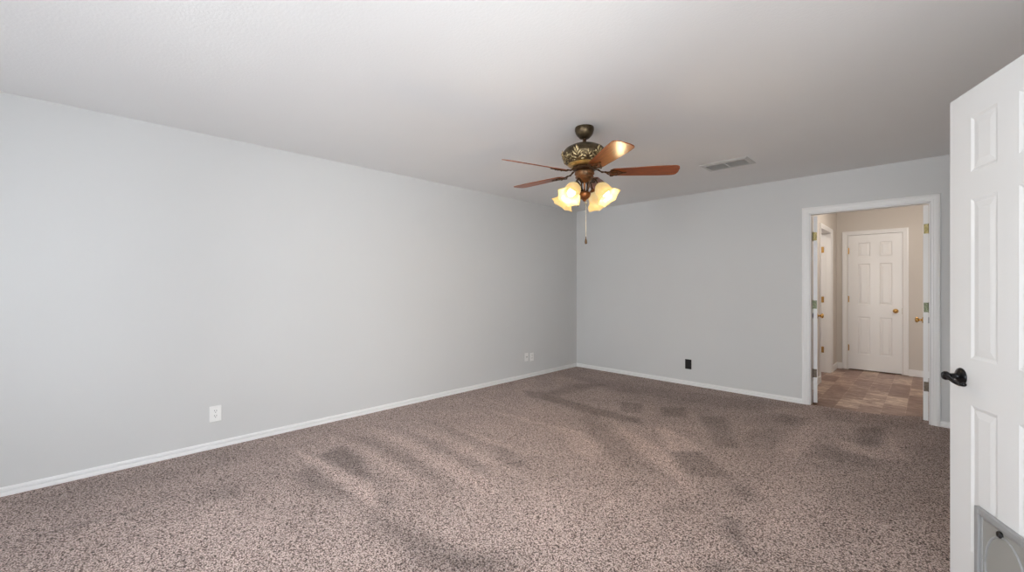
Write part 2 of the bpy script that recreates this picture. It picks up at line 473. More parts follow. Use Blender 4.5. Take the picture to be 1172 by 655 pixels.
# hallway
HX, HY = 2.92, 2.78
SD0, SD1 = 1.42, 2.25
wall('wall_hallway_left', 'cream hallway wall pierced by the side doorway', [(.10, SD0, 0, H), (SD1, HY + .1, 0, H), (SD0, SD1, 2.045, H)], (2.80, HX), 'y', M_HALL)
HD0, HD1 = 3.053, 3.672
wall('wall_hallway_end', 'cream wall at the end of the hallway around the panel door', [(1.7, HD0, 0, H), (HD1, 5.1, 0, H), (HD0, HD1, 2.045, H)], (HY, HY + .10), 'x', M_HALL)
wall('wall_hallway_right', 'cream wall on the hidden right side of the hallway', [(.10, HY, 0, H)], (5.0, 5.1), 'y', M_HALL)
bm = bmesh.new(); box(bm, 1.7, 1.8, .5, HY, 0, H); box(bm, 1.8, 2.8, .5, .6, 0, H)
tag(link('wall_side_room', bm, M_HALL), 'cream walls of the small room off the hallway', 'wall', 'structure')
bm = bmesh.new(); box(bm, HD0 - .05, HD1 + .05, HY + .10, HY + .14, -.05, 2.1)  # near-black panel stands in for the unlit space behind the door
tag(link('wall_behind_end_door', bm, M_DUCT), 'near black panel standing in for the unlit space behind the end door', 'wall', 'structure')

# ------------------------------------------------------------------ baseboards (board with a stepped top and a shoe moulding)
def base_prof():
    # (out from wall, z)
    return [(0, 0), (.019, 0), (.019, .016), (.016, .024), (.013, .0250), (.001, .0255), (.001, .0325), (.011, .0330), (.0105, .043), (.006, .050), (0, .052)]
def baseboard(name, label, p0, p1, n, m=None):
    """p0->p1 along the wall, n = unit vector into the room"""
    bm = bmesh.new()
    p0 = Vector((*p0, 0)); p1 = Vector((*p1, 0)); n = Vector((*n, 0))
    A = [bm.verts.new(p0 + n * o + Vector((0, 0, z))) for o, z in base_prof()]
    B = [bm.verts.new(p1 + n * o + Vector((0, 0, z))) for o, z in base_prof()]
    k = len(A)
    for i in range(k): bm.faces.new((A[i], A[(i + 1) % k], B[(i + 1) % k], B[i]))
    bm.faces.new(A[::-1]); bm.faces.new(B)
    return tag(link(name, bm, m or M_TRIM), label, 'baseboard', 'structure')
baseboard('baseboard_left', 'white baseboard along the long left wall', (0, REAR), (0, 0), (1, 0))
baseboard('baseboard_back', 'white baseboard from the far corner to the doorway casing', (0, 0), (2.990, 0), (0, -1))
baseboard('baseboard_back_right', 'short white baseboard right of the double doorway', (4.020, 0), (XR, 0), (0, -1))
baseboard('baseboard_right', 'white baseboard on the right wall beyond the near door', (XR, 0), (XR, RD1 + .07), (-1, 0))
baseboard('baseboard_right_near', 'white baseboard on the right wall beside the viewer', (XR, RD0 - .07), (XR, REAR), (-1, 0))
baseboard('baseboard_rear', 'white baseboard under the added rear windows', (0, REAR), (XR, REAR), (0, 1))
def hbase(name, label, x0, x1, y0, y1):
    bm = bmesh.new(); box(bm, x0, x1, y0, y1, -.01, .085)
    return tag(link(name, bm, M_TRIM, bevel=.004), label, 'baseboard', 'structure')
hbase('baseboard_hallway_end', 'white baseboard right of the end door in the hallway', 3.735, 5.0, HY - .013, HY)
hbase('baseboard_hallway_corner', 'short white baseboard in the hallway corner left of the end door', HX, 2.990, HY - .013, HY)
hbase('baseboard_hallway_left', 'white baseboard between side doorway and hallway corner', HX, HX + .013, 2.315, HY - .013)
hbase('baseboard_hallway_near', 'white baseboard between hallway doorway casings on the left', HX, HX + .013, .12, 1.355)

# ------------------------------------------------------------------ door casings
def casing(name, label, a0, a1, top, wallpos, axis, sgn, w=.063, reveal=.005, depth=None, m=None):
    """moulded casing round an opening a0..a1 up to top; wallpos = wall face coordinate, sgn = direction out of the wall.
       depth = (lo,hi) range of the jamb lining through the wall"""
    bm = bmesh.new()
    # cross profile: (distance outwards from the inner edge, projection)
    prof = [(0, 0), (0, .006), (.004, .009), (.016, .010), (.020, .014), (.034, .016), (.040, .019), (.058, .017), (w, .013), (w, 0)]
    i0, i1, tz = a0 - reveal, a1 + reveal, top + reveal
    def P(a, z, pr):
        return Vector((a, wallpos + sgn * pr, z)) if axis == 'x' else Vector((wallpos + sgn * pr, a, z))
    cols = []
    for o, pr in prof:
        cols.append([P(i0 - o, 0, pr), P(i0 - o, tz + o, pr), P(i1 + o, tz + o, pr), P(i1 + o, 0, pr)])
    V = [[bm.verts.new(p) for p in c] for c in cols]
    k = len(V)
    for i in range(k):
        for s in range(3):
            bm.faces.new((V[i][s], V[(i + 1) % k][s], V[(i + 1) % k][s + 1], V[i][s + 1]))
    bm.faces.new([V[i][0] for i in range(k)]); bm.faces.new([V[i][3] for i in range(k)][::-1])
    o = tag(link(name, bm, m or M_TRIM), label, 'door casing', 'structure')
    return o
def jamb(name, label, a0, a1, top, lo, hi, axis, stop=None):
    bm = bmesh.new(); t = .006
    def B(x0, x1, z0, z1, l=lo, h=hi):
        if axis == 'x': box(bm, x0, x1, l, h, z0, z1)
        else: box(bm, l, h, x0, x1, z0, z1)
    B(a0 - .001, a0 + t, -.008, top); B(a1 - t, a1 + .001, -.008, top); B(a0, a1, top - t, top + .001)
    if stop:
        s0, s1 = stop
        B(a0 + t, a0 + t + .010, -.008, top - t, s0, s1); B(a1 - t - .010, a1 - t, -.008, top - t, s0, s1); B(a0 + t, a1 - t, top - t - .010, top - t, s0, s1)
    return tag(link(name, bm, M_TRIM), label, 'door jamb', 'structure')
casing('trim_1', 'white moulded casing round the double doorway in the end wall', OX0, OX1, OZ, 0.0, 'x', -1)
casing('trim_2', 'white casing on the hallway side of the double doorway', OX0, OX1, OZ, 0.10, 'x', 1)
jamb('trim_3', 'white jamb lining of the double doorway', OX0, OX1, OZ, -.001, .101, 'x', None)
casing('trim_4', 'white casing round the closed end door in the hallway', HD0, HD1, 2.035, HY, 'x', -1, w=.058)
jamb('trim_5', 'white jamb lining of the hallway end door', HD0, HD1, 2.045, HY - .001, HY + .10, 'x', (HY + .055, HY + .075))
casing('trim_6', 'white casing round the side doorway in the hallway', SD0, SD1, 2.035, HX, 'y', 1, w=.058)
jamb('trim_7', 'white jamb lining of the hallway side doorway', SD0, SD1, 2.045, 2.799, HX + .001, 'y', (2.848, 2.862))
casing('trim_8', 'white casing round the closet doorway behind the near door', RD0 + .005, RD1 - .005, 2.04, XR, 'y', -1)
jamb('trim_9', 'white jamb lining of the closet doorway', RD0, RD1, 2.045, XR - .001, XR + .12, 'y', (XR + .045, XR + .065))
# caulked strip between tile and side room
# ------------------------------------------------------------------ doors
def door_slab(W_, Hh, T=.035, z0=.010, cols=None, rows=None, dp=2.0):
    """six-panel slab; x 0..W_, y 0..T (front face y=0), z z0..Hh"""
    bm = bmesh.new()
    if cols is None:
        st, mu = .112, .10
        pw = (W_ - 2 * st - mu) / 2
        cols = [(st, st + pw), (W_ - st - pw, W_ - st)]
    rows = rows or [(.235, .805), (.985, 1.605), (1.710, 1.922)]
    xs = [0] + [c for p in cols for c in p] + [W_]
    zs = [z0] + [c for p in rows for c in p] + [Hh]
    for side in (0, 1):
        def P(x, z, dep):
            return (x, dep * dp if side == 0 else T - dep * dp, z)
        for i in range(len(xs) - 1):
            for j in range(len(zs) - 1):
                x0, x1, a0, a1 = xs[i], xs[i + 1], zs[j], zs[j + 1]
                if i % 2 == 1 and j % 2 == 1:
                    loops = [(0, 0), (.006, .0020), (.012, .0042), (.018, .0042), (.038, .0020), (.040, .0018)]
                    prev = None
                    for ins, dep in loops:
                        ring = [bm.verts.new(P(x0 + ins, a0 + ins, dep)), bm.verts.new(P(x1 - ins, a0 + ins, dep)),
                                bm.verts.new(P(x1 - ins, a1 - ins, dep)), bm.verts.new(P(x0 + ins, a1 - ins, dep))]
                        if prev:
                            for k in range(4): bm.faces.new((prev[k], prev[(k + 1) % 4], ring[(k + 1) % 4], ring[k]))
                        prev = ring
                    bm.faces.new(prev)
                else:
                    bm.faces.new([bm.verts.new(P(x0, a0, 0)), bm.verts.new(P(x1, a0, 0)), bm.verts.new(P(x1, a1, 0)), bm.verts.new(P(x0, a1, 0))])
    for (x0, x1, za, zb) in ((0, 0, z0, Hh), (W_, W_, z0, Hh)):
        bm.faces.new([bm.verts.new(p) for p in ((x0, 0, za), (x0, T, za), (x0, T, zb), (x0, 0, zb))])
    for z in (z0, Hh):
        bm.faces.new([bm.verts.new(p) for p in ((0, 0, z), (W_, 0, z), (W_, T, z), (0, T, z))])
    bmesh.ops.remove_doubles(bm, verts=bm.verts, dist=.0002)
    return bm

def knob_bm(M_, L=.055):
    """round knob, axis along +z of M_"""
    bm = bmesh.new()
    lathe(bm, [(.0001, 0), (.031, 0), (.032, .003), (.029, .007), (.013, .010), (.0105, .016), (.0105, .026), (.018, .033), (.0255, .041), (.027, .048), (.024, .055), (.015, .0605), (.0001, .0615)], 24, M_)
    return bm

def hinge_bm(M_, h=.089, w=.032):
    """butt hinge seen open: leaf plates in the local xz plane, barrel in front"""
    bm = bmesh.new()
    box(bm, 0, w, -.0022, 0, -h / 2, h / 2, M_)
    prof = [(.0001, -h / 2 - .006), (.003, -h / 2 - .005), (.0062, -h / 2), (.0062, h / 2), (.003, h / 2 + .005), (.0001, h / 2 + .006)]
    lathe(bm, prof, 12, M_ @ Matrix.Translation((-.002, -.006, 0)))
    for zz in (-.03, 0, .03):
        lathe(bm, [(.0001, 0), (.0038, 0), (.003, .001), (.0001, .0014)], 8, M_ @ Matrix.Translation((w * .6 + (.005 if zz == 0 else -.004), -.0021, zz)) @ Matrix.Rotation(pi / 2, 4, 'X'))
    return bm

HZ = [1.803, 1.066, .325]
T3 = Matrix.Translation
# --- near white door (hinged on the right wall, partly open into the room)
A = Vector((4.021, -2.874)); dv = Vector((.4045, -.9145)); WD = .655
hingep = A + dv * WD
# local x from free edge to the hinge, front face (y=0) faces the room/camera -> local -y = room normal
ang = math.atan2(dv.y, dv.x)
bm = door_slab(WD, 2.032, cols=[(.132, .275), (.376, .520)], dp=1.0)
door1 = link('door_1', bm, M_DOOR, loc=(A.x, A.y, 0))
door1.rotation_euler = (0, 0, ang)
# check facing: local -y rotated
ny_ = Matrix.Rotation(ang, 3, 'Z') @ Vector((0, -1, 0))
assert ny_.x < 0 and ny_.y < 0, ny_
tag(door1, 'near white six panel door with black lever and grey pet flap', 'door', 'structure')
# lever handle
bm = bmesh.new()
RX = T3((.076, 0, .904)) @ Matrix.Rotation(pi / 2, 4, 'X')      # local z -> -y
lathe(bm, [(.0001, 0), (.0335, 0), (.0345, .003), (.0325, .007), (.026, .011), (.019, .013), (.014, .016), (.0115, .022), (.011, .036), (.0140, .040), (.0175, .045), (.0175, .053), (.014, .058), (.0001, .0595)], 32, RX)
handle = link('door_handle', bm, M_BLACKM, door1, smooth=True)
tag(handle, 'black lever handle on round rosette')
pts = spline([(.074, -.050, .906), (.090, -.053, .905), (.110, -.050, .897), (.130, -.046, .889), (.155, -.043, .886), (.178, -.045, .890)], 6)
n = len(pts)
bm = bmesh.new(); tube(bm, pts, [.0115 - .0035 * sin(pi * i / (n - 1)) * 0.6 - .001 * i / n for i in range(n)], 12, .75)
ellipsoid(bm, T3((.180, -.0452, .8905)) @ Matrix.Diagonal((.0095, .009, .0085, 1)), 12, 8)
lever = link('lever', bm, M_BLACKM, handle, smooth=True)
# latch plate on the free edge
bm = bmesh.new(); box(bm, -.0015, 0, .006, .029, .875, .933); box(bm, -.009, 0, .012, .023, .893, .915)
link('latch_plate', bm, M_BLACKM, door1)
for k, z in enumerate(HZ):
    bm = hinge_bm(T3((WD, 0, z)) @ Matrix.Rotation(pi / 2, 4, 'Z') @ Matrix.Scale(1, 4))
    link('hinge', bm, M_OLDBRASS, door1)
# pet door in the lower panel
PX0, PX1, PZ0, PZ1 = .180, .470, .060, .437
bm = bmesh.new()
def ring_frame(bm, x0, x1, z0, z1, w, y0, y1):
    box(bm, x0, x0 + w, y0, y1, z0, z1); box(bm, x1 - w, x1, y0, y1, z0, z1)
    box(bm, x0 + w, x1 - w, y0, y1, z0, z0 + w); box(bm, x0 + w, x1 - w, y0, y1, z1 - w, z1)
ring_frame(bm, PX0, PX1, PZ0, PZ1, .022, -.016, .001)
ring_frame(bm, PX0 + .022, PX1 - .022, PZ0 + .022, PZ1 - .022, .010, -.009, .001)
pet = link('pet_door_frame', bm, M_PETFRAME, door1, bevel=.003)
tag(pet, 'grey plastic pet door frame')
bm = bmesh.new(); box(bm, PX0 + .032, PX1 - .032, -.006, 0.001, PZ0 + .032, PZ1 - .032)
fl = link('pet_door_flap', bm, M_PETFLAP, pet)
# moulded oval rib on the flap and the turning latch
bm = bmesh.new(); cxp, czp = (PX0 + PX1) / 2, (PZ0 + PZ1) / 2
ring = [(cxp + .098 * cos(a), -.007, czp + .140 * sin(a)) for a in [2 * pi * i / 40 for i in range(41)]]
tube(bm, ring, .0035, 6)
link('moulded_rib', bm, M_PETFRAME, fl)
bm = bmesh.new(); lathe(bm, [(.0001, 0), (.012, 0), (.012, .006), (.008, .010), (.0001, .011)], 16, T3((cxp - .02, -.006, PZ1 - .044)) @ Matrix.Rotation(pi / 2, 4, 'X'))
link('latch_knob', bm, M_BLACKP, pet)

# --- the two narrow leaves of the double door, folded back into the hallway
def leaf(name, label, hinge_xy, dirv, faceside, mats, knobz=.93):
    """dirv: from hinge edge to free edge. faceside +1: local y points to +normal"""
    d = Vector(dirv).normalized(); a = math.atan2(d.y, d.x)
    Wl = .447
    o = link(name, door_slab(Wl, 2.022, cols=[(.09, .357)], z0=.008), M_TRIM, loc=(hinge_xy[0], hinge_xy[1], 0))
    o.rotation_euler = (0, 0, a)
    tag(o, label, 'door', 'structure')
    # hinge plates lie on the hinge edge (local x=0) and knuckle at y side given
    for z, m in zip(HZ, mats):
        ysd = faceside
        bm = bmesh.new()
        y0, y1 = (-.006, .030) if ysd < 0 else (.005, .041)
        if ysd < 0: box(bm, -.0022, 0, -.002, .031, z - .0445, z + .0445)
        else: box(bm, -.0022, 0, .004, .037, z - .0445, z + .0445)
        yb = -.005 if ysd < 0 else .040
        lathe(bm, [(.0001, z - .052), (.003, z - .050), (.0065, z - .0445), (.0065, z + .0445), (.003, z + .05), (.0001, z + .052)], 12, T3((-.004, yb, 0)))
        for zz in (-.028, 0, .028):
            lathe(bm, [(.0001, 0), (.004, 0), (.003, .001), (.0001, .0014)], 8, T3((-.0021, .018 + (.005 if zz else -.005), z + zz)) @ Matrix.Rotation(-pi / 2, 4, 'Y'))
        h = link('hinge', bm, m, o)
    for sd in (-1, 1):
        Mk = T3((Wl - .062, 0 if sd < 0 else .035, knobz)) @ Matrix.Rotation(pi / 2 * (1 if sd < 0 else -1), 4, 'X')
        kb = link('door_knob', knob_bm(Mk), M_BRASS if (sd * faceside) < 0 else M_BLACKM, o, smooth=True)
    return o
# left leaf: hinge edge at x 3.060..3.095, y .125 ; runs away from the camera
dl = Vector((-.163, 1.0)).normalized()
# local y = dirv rotated +90deg => points to -x ; put the front face (y=0) on the right (hall centre) side
leaf('door_2', 'narrow white door leaf folded back at left of the double doorway', (3.0955, .112), (dl.x, dl.y), +1, [M_OLDBRASS, M_GREENBRASS, M_DULLHINGE], .925)
dr = Vector((-.009, 1.0)).normalized()
leaf('door_3', 'narrow white door leaf folded back at right of the double doorway', (3.9445, .112), (dr.x, dr.y), -1, [M_OLDBRASS, M_GREENBRASS, M_DULLHINGE], .925)

# --- hallway end door (closed)
WH = HD1 - HD0 - .016
bm = door_slab(WH, 2.036, cols=[(.114, .258), (.362, .502)], z0=.004)
d4 = link('door_4', bm, M_TRIM, loc=(HD0 + .008, HY + .018, 0))
tag(d4, 'closed white six panel door with brass knob at the hallway end', 'door', 'structure')
link('door_knob', knob_bm(T3((WH - .066, 0, .905)) @ Matrix.Rotation(pi / 2, 4, 'X')), M_BRASS, d4, smooth=True)
for z in HZ:
    bm = bmesh.new()
    box(bm, -.004, .010, -.003, 0, z - .044, z + .044)
    lathe(bm, [(.0001, z - .052), (.003, z - .05), (.007, z - .0445), (.007, z + .0445), (.003, z + .05), (.0001, z + .052)], 12, T3((0, -.012, 0)))
    link('hinge', bm, M_BRASS, d4)
bm = bmesh.new(); box(bm, WH - .001, WH + .002, -.001, .02, .86, .95)
link('strike_plate', bm, M_OLDBRASS, d4)

# --- side-room door (opened away from the hallway, seen edge on)
d5 = link('door_5', door_slab(.79, 2.036, z0=.004), M_TRIM, loc=(2.792, 2.206, 0))
d5.rotation_euler = (0, 0, pi)
d5.location = (2.794, 2.241, 0)
tag(d5, 'white door opened into the side room off the hallway', 'door', 'structure')
for z in HZ:
    bm = bmesh.new()
    # jamb plate on the far jamb face (y = SD1), hall side of the leaf; local frame is rotated by 180 degrees
    box(bm, -.044, -.008, -.0030, -.0010, z - .044, z + .044)
    lathe(bm, [(.0001, z - .052), (.003, z - .05), (.0065, z - .0445), (.0065, z + .0445), (.003, z + .05), (.0001, z + .052)], 12, T3((-.004, .002, 0)))
    box(bm, -.0022, 0, .003, .034, z - .044, z + .044)
    link('hinge', bm, M_BRASS, d5)
for sd in (-1, 1):
    link('door_knob', knob_bm(T3((.73, 0 if sd < 0 else .035, .92)) @ Matrix.Rotation(pi / 2 * (1 if sd < 0 else -1), 4, 'X')), M_BRASS, d5, smooth=True)

# ------------------------------------------------------------------ unseen windows added behind and beside the viewer to let light in
def window(name, label, a, b, axis, face, sgn):
    """face = inner wall face coordinate; sgn = direction towards outside"""
    def B(bm, x0, x1, d0, d1, z0, z1):
        lo, hi = sorted((face + sgn * d0, face + sgn * d1))
        if axis == 'x': box(bm, x0, x1, lo, hi, z0, z1)
        else: box(bm, lo, hi, x0, x1, z0, z1)
    bm = bmesh.new(); w = .045; zm = (WZ[0] + WZ[1]) / 2
    B(bm, a, a + w, .05, .10, *WZ); B(bm, b - w, b, .05, .10, *WZ)
    B(bm, a + w, b - w, .05, .10, WZ[0], WZ[0] + w); B(bm, a + w, b - w, .05, .10, WZ[1] - w, WZ[1]); B(bm, a + w, b - w, .055, .095, zm - .02, zm + .02)
    o = link(name, bm, M_TRIM); tag(o, label, 'window', 'structure')
    bm = bmesh.new(); B(bm, a + w, b - w, .073, .077, WZ[0] + w, WZ[1] - w); link('window_pane', bm, M_GLASS, o)
    bm = bmesh.new(); B(bm, a - .05, b + .05, -.03, .05, WZ[0] - .025, WZ[0]); link('window_sill', bm, M_TRIM, o, bevel=.004)
window('added_window_1', 'white framed window added for light in the rear wall nearest the left wall', *WIN[0], 'x', REAR, -1)
window('added_window_2', 'white framed window added for light in the rear wall nearest the viewer', *WIN[1], 'x', REAR, -1)
window('added_window_3', 'white framed window added for light in the right wall beside the viewer', *RWIN, 'y', XR, 1)

# ------------------------------------------------------------------ wall plates
def plate(name, label, cat, loc, rz, m, w=.072, h=.116, kind='duplex', group=None):
    """built facing -y in local space, back at y=0"""
    root = empty(name, loc, rz)
    tag(root, label, cat, group=group)
    bm = bmesh.new(); box(bm, -w / 2, w / 2, -.0065, 0, -h / 2, h / 2)
    p = link('cover_plate', bm, m, root, bevel=.0025)
    RXm = Matrix.Rotation(pi / 2, 4, 'X')
    if kind == 'duplex':
        for s in (1, -1):
            zc = s * .0195
            bm = bmesh.new()
            # socket face: circle with flattened top and bottom
            ptsv = []
            for k in range(28):
                a = 2 * pi * k / 28
                ptsv.append((.0172 * cos(a), max(-.0145, min(.0145, .0172 * sin(a)))))
            f0 = [bm.verts.new((x, -.0065, zc + z)) for x, z in ptsv]; f1 = [bm.verts.new((x, -.0085, zc + z)) for x, z in ptsv]
            for k in range(28): bm.faces.new((f0[k], f0[(k + 1) % 28], f1[(k + 1) % 28], f1[k]))
            bm.faces.new(f1)
            so = link('socket', bm, m, root)
            bm = bmesh.new()
            box(bm, -.0082, -.0052, -.0089, -.0080, zc + .001, zc + .0105); box(bm, .0052, .0082, -.0089, -.0080, zc + .001, zc + .0095)
            lathe(bm, [(.0001, .0), (.0030, 0), (.0030, .0009), (.0001, .0009)], 10, T3((0, -.0080, zc - .0075)) @ RXm)
            if m is not M_BLACKP: link('slots', bm, M_SLOT, so)
            else: bm.free()
        bm = bmesh.new(); lathe(bm, [(.0001, 0), (.0035, 0), (.003, .0012), (.0001, .0015)], 12, T3((0, -.0065, 0)) @ RXm)
        link('screw', bm, m, root)
    if kind == 'blank':
        for zc in (.042, -.042):
            bm = bmesh.new(); lathe(bm, [(.0001, 0), (.0035, 0), (.003, .0012), (.0001, .0015)], 12, T3((0, -.0065, zc)) @ RXm)
            link('screw', bm, m, root)
        bm = bmesh.new(); box(bm, -.0165, .0165, -.0085, -.006, -.033, .033)
        link('insert', bm, m, root, bevel=.001)
    if kind == 'coax':
        for zc in (.042, -.042):
            bm = bmesh.new(); lathe(bm, [(.0001, 0), (.0035, 0), (.003, .0012), (.0001, .0015)], 12, T3((0, -.0065, zc)) @ RXm)
            link('screw', bm, m, root)
        bm = bmesh.new(); lathe(bm, [(.0001, 0), (.0075, 0), (.0075, .003), (.0048, .003), (.0048, .011), (.0001, .011)], 12, T3((0, -.0065, 0)) @ RXm)
        link('coax_jack', bm, M_DULLHINGE, root)
    return root
RL = pi / 2      # facing +x : local -y -> +x  (rotate +90deg)
plate('electrical_outlet', 'white duplex outlet low on the left wall, nearest the viewer', 'outlet', (0, -4.727, .268), RL, M_PLATE, w=.078, h=.122)
plate('cable_plate', 'white wall plate near the corner, left of the neighbouring outlet', 'wall plate', (0, -1.162, .285), RL, M_PLATE, kind='coax')
plate('electrical_outlet', 'white duplex outlet near the corner, right of the cable plate', 'outlet', (0, -1.052, .275), RL, M_PLATE)
plate('wall_plate', 'black wall plate low on the grey end wall', 'wall plate', (1.758, 0, .264), 0, M_BLACKP, w=.080, h=.124, kind='blank')

# ------------------------------------------------------------------ ceiling vent
vent = empty('ceiling_vent', (2.577, -1.088, H))
tag(vent, 'white louvred air register flush in the grey ceiling', 'vent')
hx, hy = .207, .142
bm = bmesh.new()
ix, iy = .172, .096
# sloped frame
O = [(-hx, -hy), (hx, -hy), (hx, hy), (-hx, hy)]; I = [(-ix, -iy), (ix, -iy), (ix, iy), (-ix, iy)]
v0 = [bm.verts.new((x, y, 0)) for x, y in O]; v1 = [bm.verts.new((x, y, -.006)) for x, y in O]
v2 = [bm.verts.new((x, y, -.012)) for x, y in I]; v3 = [bm.verts.new((x, y, 0)) for x, y in I]
for a_, b_ in ((v0, v1), (v1, v2), (v2, v3)):
    for k in range(4): bm.faces.new((a_[k], a_[(k + 1) % 4], b_[(k + 1) % 4], b_[k]))
link('frame', bm, M_VENT, vent)
bm = bmesh.new(); box(bm, -ix, ix, -iy, iy, -.0012, -.0002); link('backing', bm, M_DUCT, vent)  # dark sheet stands in for the shaded duct behind the slats
bm = bmesh.new(); box(bm, -.006, .006, -iy, iy, -.013, -.001); link('divider', bm, M_VENT, vent)
for sx in (-1, 1):
    for k in range(9):
        y = -iy + .012 + k * (2 * iy - .024) / 8
        bm = bmesh.new()
        Mx = T3((sx * (ix + .006) / 2, y, -.0065)) @ Matrix.Rotation(radians(48), 4, 'X')
        box(bm, -(ix - .008) / 2, (ix - .008) / 2, -.0065, .0065, -.0005, .0005, Mx)
        link('slat', bm, M_VENT, vent)

# ------------------------------------------------------------------ ceiling fan
FX, FY = 2.148, -2.831
fan = empty('ceiling_fan', (FX, FY, H), radians(45))     # local x runs to the right of the picture, local y away
tag(fan, 'bronze ceiling fan with five walnut blades and four lit cream shades', 'ceiling fan')
def z(a): return a - H
bm = bmesh.new()
lathe(bm, [(.0001, z(2.440)), (.068, z(2.440)), (.070, z(2.430)), (.069, z(2.415)), (.063, z(2.395)), (.052, z(2.378)), (.040, z(2.366)), (.034, z(2.360)), (.024, z(2.356)), (.0001, z(2.355))], 40)
link('canopy', bm, M_BRONZE, fan, smooth=True)
bm = bmesh.new(); lathe(bm, [(.0135, z(2.362)), (.0135, z(2.305))], 20); lathe(bm, [(.0001, z(2.325)), (.024, z(2.325)), (.028, z(2.316)), (.0285, z(2.300)), (.0001, z(2.298))], 24)
link('downrod', bm, M_BRONZE2, fan, smooth=True)
bm = bmesh.new()
lathe(bm, [(.0001, z(2.312)), (.05, z(2.311)), (.100, z(2.302)), (.135, z(2.284)), (.155, z(2.262)), (.162, z(2.240)), (.163, z(2.232)), (.160, z(2.224)), (.153, z(2.205)), (.140, z(2.182)), (.122, z(2.165)), (.104, z(2.158)), (.0001, z(2.157))], 56)
housing = link('motor_housing', bm, M_BRONZE, fan, smooth=True)
# cast leaf filigree wrapped round the lower half of the housing
bm = bmesh.new()
rf = random.Random(11)
def hr(zz):   # housing radius at height
    P = [(2.157, .104), (2.165, .122), (2.182, .140), (2.205, .152), (2.232, .161), (2.262, .150), (2.284, .130), (2.302, .095)]
    for (za, ra), (zb, rb) in zip(P, P[1:]):
        if za <= zz <= zb: return ra + (rb - ra) * (zz - za) / (zb - za)
    return .1
for k in range(12):
    a0 = 2 * pi * k / 12
    big = k % 2 == 0
    for j in range(7 if big else 5):
        t = (j - (3 if big else 2)) / (3 if big else 2)
        aa = a0 + t * .17
        zz = 2.190 + (.058 if big else .030) * (1 - abs(t) ** 1.3)
        R0 = hr(zz) + .003
        M_ = Matrix.Rotation(aa, 4, 'Z') @ T3((R0, 0, z(zz))) @ Matrix.Rotation(-t * 1.1, 4, 'X') @ Matrix.Rotation(.25, 4, 'Y') @ Matrix.Diagonal((.006, .0065, .024 if big else .017, 1))
        ellipsoid(bm, M_, 8, 6)
    # scroll
    sc = []
    for s in range(15):
        th = s / 14 * 4.6; rr = .020 - .0012 * s
        zz = 2.205 + rr * sin(th); aa = a0 + pi / 12 + rr * cos(th) / .15
        R0 = hr(max(2.16, zz)) + .003
        sc.append((R0 * cos(aa), R0 * sin(aa), z(zz)))
    tube(bm, sc, .0032, 6)
    ellipsoid(bm, Matrix.Rotation(a0 + pi / 12, 4, 'Z') @ T3((hr(2.17) + .004, 0, z(2.178))) @ Matrix.Diagonal((.006, .014, .010, 1)), 8, 6)
fil = link('filigree', bm, M_GILT, housing, smooth=True)
tag(fil, 'gilt cast leaf filigree')
bm = bmesh.new(); lathe(bm, [(.1245, z(2.169)), (.125, z(2.165)), (.120, z(2.160)), (.108, z(2.153)), (.096, z(2.149)), (.0001, z(2.1485))], 48)
link('gold_band', bm, M_GOLDBAND, fan, smooth=True)
bm = bmesh.new(); lathe(bm, [(.0001, z(2.149)), (.084, z(2.149)), (.088, z(2.143)), (.088, z(2.128)), (.080, z(2.122)), (.070, z(2.118)), (.0001, z(2.117))], 40)
link('flywheel', bm, M_BRONZE2, fan, smooth=True)
bm = bmesh.new()
lathe(bm, [(.0001, z(2.118)), (.062, z(2.118)), (.070, z(2.112)), (.072, z(2.100)), (.069, z(2.090)), (.064, z(2.080)), (.058, z(2.066)), (.046, z(2.052)), (.034, z(2.044)), (.030, z(2.036)), (.022, z(2.030)), (.0001, z(2.029))], 40)
link('switch_housing', bm, M_BELL, fan, smooth=True)
bm = bmesh.new()
for k in range(6):
    ar = [( (.0655 if i % 2 else .071) * cos(2 * pi * i / 60), (.0655 if i % 2 else .071) * sin(2 * pi * i / 60), z(2.107 - .012 * k)) for i in range(61)] if k in (1, 3) else None
    if ar: tube(bm, [(x * (1 if k == 1 else .93), y * (1 if k == 1 else .93), q) for x, y, q in ar], .0025, 5)
link('embossed_band', bm, M_COPPER, fan, smooth=True)
# light kit stem, bowl
bm = bmesh.new()
lathe(bm, [(.0001, z(2.032)), (.010, z(2.032)), (.0075, z(2.015)), (.006, z(1.99)), (.010, z(1.972)), (.018, z(1.966)), (.034, z(1.962)), (.045, z(1.955)), (.047, z(1.948)), (.045, z(1.938)), (.040, z(1.925)), (.030, z(1.914)), (.018, z(1.908)), (.012, z(1.902)), (.011, z(1.897)), (.006, z(1.893)), (.0001, z(1.892))], 36)
link('light_kit_bowl', bm, M_COPPER, fan, smooth=True)
for k in range(4):
    bm = bmesh.new()
    a = pi / 4 + k * pi / 2
    tube(bm, spline([(.026 * cos(a), .026 * sin(a), z(2.036)), (.036 * cos(a), .036 * sin(a), z(2.012)), (.030 * cos(a), .030 * sin(a), z(1.985)), (.032 * cos(a), .032 * sin(a), z(1.960))], 5), .0032, 6)
    link('stem_rod', bm, M_BRONZE2, fan, smooth=True)

